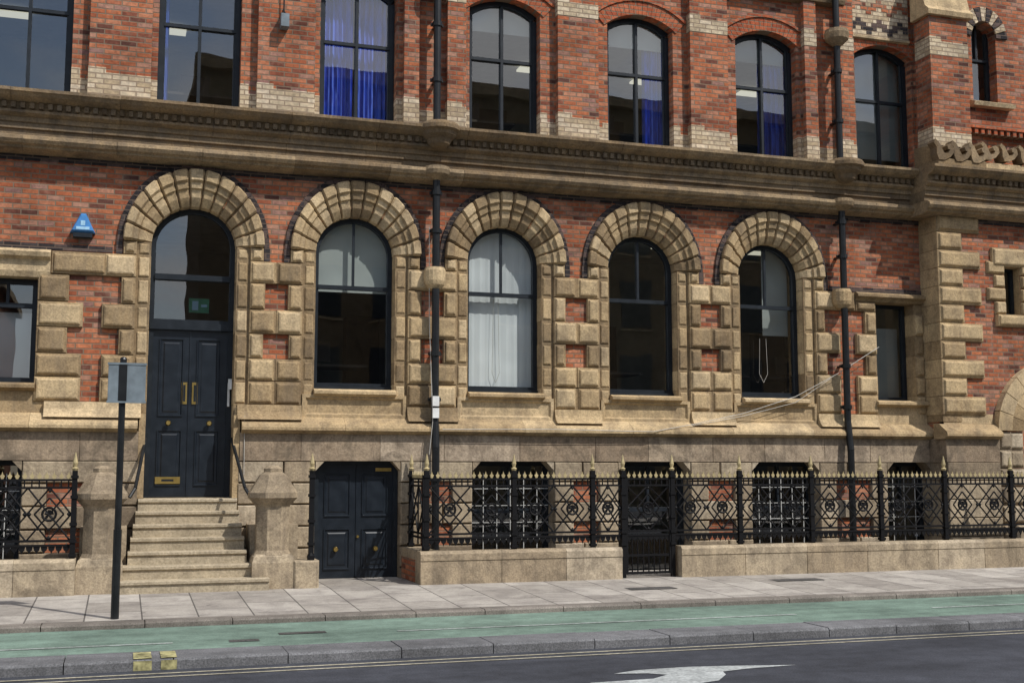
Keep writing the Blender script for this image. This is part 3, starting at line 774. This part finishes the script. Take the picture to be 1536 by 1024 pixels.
def rpanel(g,a,b,y,zb=.66,zt=1.54):
    def bar(x0,x1,z,h=.014): g.box(x0,x1,y-.016,y+.016,z-h,z+h,M_iron)
    for z in(zb+.04,zb+.10,zt-.10,zt): bar(a,b,z)
    n=max(1,round((b-a)/.58)); w=(b-a)/n
    z0,z1=zb+.10,zt-.10; zm=(z0+z1)/2
    rr=.0125
    for i in range(n):
        x0=a+i*w;x1=x0+w;xm=(x0+x1)/2
        def ln(p,q,r_=rr): g.cyl((p[0],y,p[1]),(q[0],y,q[1]),r_,M_iron,5)
        ln((x0,z0),(x1,z1));ln((x0,z1),(x1,z0))
        ln((xm,z0),(x0,zm));ln((xm,z0),(x1,zm));ln((xm,z1),(x0,zm));ln((xm,z1),(x1,zm))
        ln((xm-.18,zm),(xm,zm+.21));ln((xm,zm+.21),(xm+.18,zm));ln((xm+.18,zm),(xm,zm-.21));ln((xm,zm-.21),(xm-.18,zm))
        g.torus((xm,y,zm),.082,.018,M_iron,14)
        for t in range(5):
            q=2*math.pi*t/5+.3; g.cyl((xm,y,zm),(xm+.055*math.cos(q),y,zm+.055*math.sin(q)),.012,M_iron,5,.022)
        for (px,pz) in((xm,z0+.035),(xm,z1-.035),(x0+.03,zm),(x1-.03,zm)): g.lathe([(.004,pz-.03),(.026,pz),(.004,pz+.03)],px,y,M_iron,6)
    m=max(2,round((b-a)/.088)); w=(b-a)/m
    for i in range(m):
        xx=a+(i+.5)*w
        g.box(xx-.008,xx+.008,y-.008,y+.008,zt-.10,zt,M_iron)
        spear(g,xx,y,zt+.01,M_gilt,.10)
        pl=[(xx-w/2,zb+.04),(xx+w/2,zb+.04),(xx+w*.36,zb-.02),(xx+w*.14,zb-.035),(xx,zb-.07),(xx-w*.14,zb-.035),(xx-w*.36,zb-.02)]
        g.prism(pl,y-.008,y+.008,M_iron)
def railing(posts,gate=None):
    g=MB()
    for x in posts: post(g,x,RY)
    for a,b in zip(posts,posts[1:]):
        if gate and abs(a-gate)<.01: continue
        rpanel(g,a+.03,b-.03,RY)
    return g
g=railing([3.25,4.56,5.79,6.28,7.09,8.24,9.51,10.79,12.02,13.35,14.6],6.28)
for z in(.70,.76,1.44,1.54): g.box(3.236,3.264,RY,-.2,z-.014,z+.014,M_iron)
for (ya,yb) in((RY,-.7),(-.7,-.2)):
    for p,q in(((ya,.76),(yb,1.44)),((ya,1.44),(yb,.76)),((ya,1.1),(yb,1.44)),((ya,1.1),(yb,.76))): g.cyl((3.25,p[0],p[1]),(3.25,q[0],q[1]),.012,M_iron,5)
    g.box(3.24,3.26,ya-.01,ya+.01,.6,1.54,M_iron)
for k in range(11): spear(g,3.25,RY+.05+k*.09,1.55,M_gilt,.1,1)
post(g,3.25,-.25)
g.box(3.19,3.23,RY-.03,RY+.03,.53,1.6,M_iron)
g.obj('iron_railing')
g=railing([-6.2,-5.0,-3.8,-2.6,-1.47]); g.obj('iron_railing.001')
g=MB(); post(g,1.62,RY,.44); g.lathe([(.05,.44),(.05,.5),(.03,.55),(.035,1.1),(.03,1.6),(.045,1.66)],1.62,RY,M_iron,10); g.obj('iron_railing_post')
g=MB()
a,b=6.33,7.05
rpanel(g,a,b,RY)
for xx in(a,b): g.box(xx-.022,xx+.022,RY-.022,RY+.022,.12,1.54,M_iron)
for k in range(1,8): g.cyl((a+(b-a)*k/8,RY,.12),(a+(b-a)*k/8,RY,.72),.011,M_iron,6)
for z in(.14,.4): g.box(a,b,RY-.012,RY+.012,z-.018,z+.018,M_iron)
g.box(6.25,6.31,RY-.03,RY+.03,.0,.6,M_iron); g.box(7.06,7.12,RY-.03,RY+.03,.0,.6,M_iron)
g.obj('iron_gate')
# ------------------------------------------------------------------ sign pole
sp=MB(); x,y=-.915,-3.50
sp.cyl((x,y,-.0),(x,y,2.93),.038,M_black,16); sp.cyl((x,y,0),(x,y,1.0),.046,M_black,16)
sp.lathe([(.042,2.93),(.03,2.955),(.005,2.965)],x,y,M_black,12)
sp.loops(x-.16,x+.25,2.44,2.88,[(y-.048,0),(y-.058,0),(y-.06,.008)],M_grey)
sp.box(x-.17,x+.26,y-.066,y-.04,2.865,2.89,M_grey); sp.box(x-.17,x+.26,y-.066,y-.04,2.43,2.455,M_grey)
sp.box(x-.05,x+.05,y-.047,y+.05,2.5,2.54,M_black); sp.box(x-.05,x+.05,y-.047,y+.05,2.76,2.80,M_black)
sp.box(x-.045,x+.045,y-.066,y-.061,2.45,2.87,M_black)
sp.obj('traffic_sign_post')
# ------------------------------------------------------------------ ground
def sheet2(name,x0,x1,y0,y1,z0,z1,m):
    g=MB(); g.add([(x0,y0,z0),(x1,y0,z0),(x1,y1,z1),(x0,y1,z1)],[(0,1,2,3)],m,.5); return g.obj(name)
sheet2('ground',-400,400,-400,400,-.15,-.15,M_road)
sheet2('road',-60,80,-16,-6.38,-.132,-.132,M_road)
sheet2('cycle_lane',-60,80,-5.84,-3.86,-.062,-.062,M_lane)
g=MB(); g.add([(-60,-3.62,.003),(80,-3.62,.003),(80,-1.36,.07),(-60,-1.36,.07)],[(0,1,2,3)],M_pave,.5)
g.add([(-60,-1.36,.07),(80,-1.36,.07),(80,-.0,.07),(-60,0,.07)],[(0,1,2,3)],M_pave,.5)
g.add([(1.83,0,.07),(3.1,0,.07),(3.1,.3,.07),(1.83,.3,.07)],[(0,1,2,3)],M_pave,.5)
g.obj('pavement')
def kerb(name,ya,yb,zt,zb,m,L_=.95,x0=-14,x1=30):
    g=MB(); x=x0
    while x<x1:
        l=L_*(.85+.3*R()); dz=(R()-.5)*.008
        g.run([(ya,zb),(ya,zt-.02+dz),(ya+.018,zt+dz),(yb-.008,zt+dz),(yb,zt-.008+dz),(yb,zb)],x+.005,x+l-.005,m); x+=l
    g.box(-60,x0,ya,yb,zb,zt,m); g.box(x,80,ya,yb,zb,zt,m)
    return g.obj(name)
kerb('kerb',-3.87,-3.61,.004,-.14,M_pkerb); kerb('kerb.001',-6.38,-5.84,-.035,-.15,M_kerb)
mk=MB()
def strip(mb,x0,x1,ya,yb,z,m): mb.add([(x0,ya,z),(x1,ya,z),(x1,yb,z),(x0,yb,z)],[(0,1,2,3)],m,.5)
strip(mk,-60,80,-6.62,-6.57,-.127,M_yline); strip(mk,-60,80,-6.80,-6.75,-.127,M_yline)
strip(mk,-3,-.35,-5.22,-5.14,-.057,M_fline); strip(mk,2.0,6.9,-5.03,-4.95,-.057,M_fline); strip(mk,8.9,14,-4.95,-4.87,-.057,M_fline)
ar=[(5.12,-7.93),(4.5,-7.78),(4.1,-7.72),(3.6,-7.74),(3.32,-7.86),(3.62,-7.93),(3.75,-8.05),(3.55,-8.2),(2.95,-8.22),(3.0,-8.5),(3.6,-8.6),(4.05,-8.45),(4.25,-8.2),(4.3,-8.05),(4.6,-7.97)]
mk.add([(x,y,-.127) for x,y in ar],[tuple(range(len(ar)))],M_wline,.5)
for xa,xb in((-.74,-.58),(-.50,-.36)):
    strip(mk,xa,xb,-6.355,-5.95,-.027,M_ypaint); mk.add([(xa,-6.384,-.13),(xb,-6.384,-.13),(xb,-6.384,-.045),(xa,-6.384,-.045)],[(0,1,2,3)],M_ypaint,.5)
mk.obj('road_markings')
dc=MB()
strip(dc,.2,.5,-5.3,-5.15,-.056,M_cover); strip(dc,.75,1.25,-4.9,-4.75,-.056,M_cover); strip(dc,5.8,6.5,-2.6,-2.2,.042,M_cover); strip(dc,8.3,9.1,-2.2,-1.9,.054,M_cover)
dc.obj('drain_covers')
sheet2('pavement.001',-60,80,-34,-16,0,0,M_pave); g=MB(); g.box(-60,80,-16,-15.8,-.14,.004,M_kerb); g.obj('kerb.002')
ob=MB()
ob.box(2,60,-46,-34,0,19,M_frz,.3)
for fl in range(5):
    for k in range(19):
        ob.box(3.5+k*3,5.1+k*3,-34,-33.97,1.2+fl*3.6,3.5+fl*3.6,M_frame); ob.box(3.4+k*3,5.2+k*3,-34,-33.93,1.05+fl*3.6,1.15+fl*3.6,M_corn)
ob.box(1.6,60.4,-46.3,-33.5,19,19.5,M_corn)
ob.obj('office_building')
ob=MB(); ob.box(-50,-6,-44,-34,0,9,M_brick,.3)
for fl in range(2):
    for k in range(13): ob.box(-48+k*3.2,-46.4+k*3.2,-34,-33.97,1.2+fl*3.8,3.6+fl*3.8,M_frame)
ob.box(-50.3,-5.7,-44.3,-33.6,9,9.3,M_cream); ob.obj('brick_shop_building')
# ------------------------------------------------------------------ light, sky, camera
el=math.radians(50); az=math.radians(38)
sd=Vector((math.sin(az)*math.cos(el),-math.cos(az)*math.cos(el),math.sin(el)))
sl=bpy.data.lights.new('sun','SUN'); sl.energy=4.0; sl.angle=math.radians(.6); sl.color=(1,.965,.91)
so=bpy.data.objects.new('sun',sl); scene.collection.objects.link(so); so.rotation_euler=sd.to_track_quat('Z','Y').to_euler()
W=bpy.data.worlds.new('World'); scene.world=W; W.use_nodes=True; nt=W.node_tree; nt.nodes.clear()
o=N(nt,'ShaderNodeOutputWorld'); bg=N(nt,'ShaderNodeBackground'); bg.inputs[1].default_value=.15
sk=N(nt,'ShaderNodeTexSky',sky_type='NISHITA'); sk.sun_disc=False; sk.sun_elevation=el; sk.sun_rotation=math.atan2(sd.x,sd.y)
tc=N(nt,'ShaderNodeTexCoord'); mp=N(nt,'ShaderNodeMapping'); mp.inputs['Scale'].default_value=(1,1,2.2); L(nt,tc.outputs['Generated'],mp.inputs[0])
cl=ramp(nt,noise(nt,mp.outputs[0],2.6,4,.6,.3),[(.44,(0,0,0)),(.60,(1,1,1))])
colr=mix(nt,'MIX',cl,sk.outputs[0],(6.6,6.7,6.9))
L(nt,colr,bg.inputs[0]); L(nt,bg.outputs[0],o.inputs[0])
cd=bpy.data.cameras.new('camera'); co=bpy.data.objects.new('camera',cd); scene.collection.objects.link(co)
cd.sensor_width=36; cd.lens=1800.5/1536*36; cd.clip_end=2000; cd.clip_start=.1
co.location=(XC,-D,ZC); co.rotation_euler=(math.radians(90+6.1),0,math.radians(-17.96))
scene.camera=co
scene.view_settings.view_transform='Standard'; scene.view_settings.look='None'; scene.view_settings.exposure=0
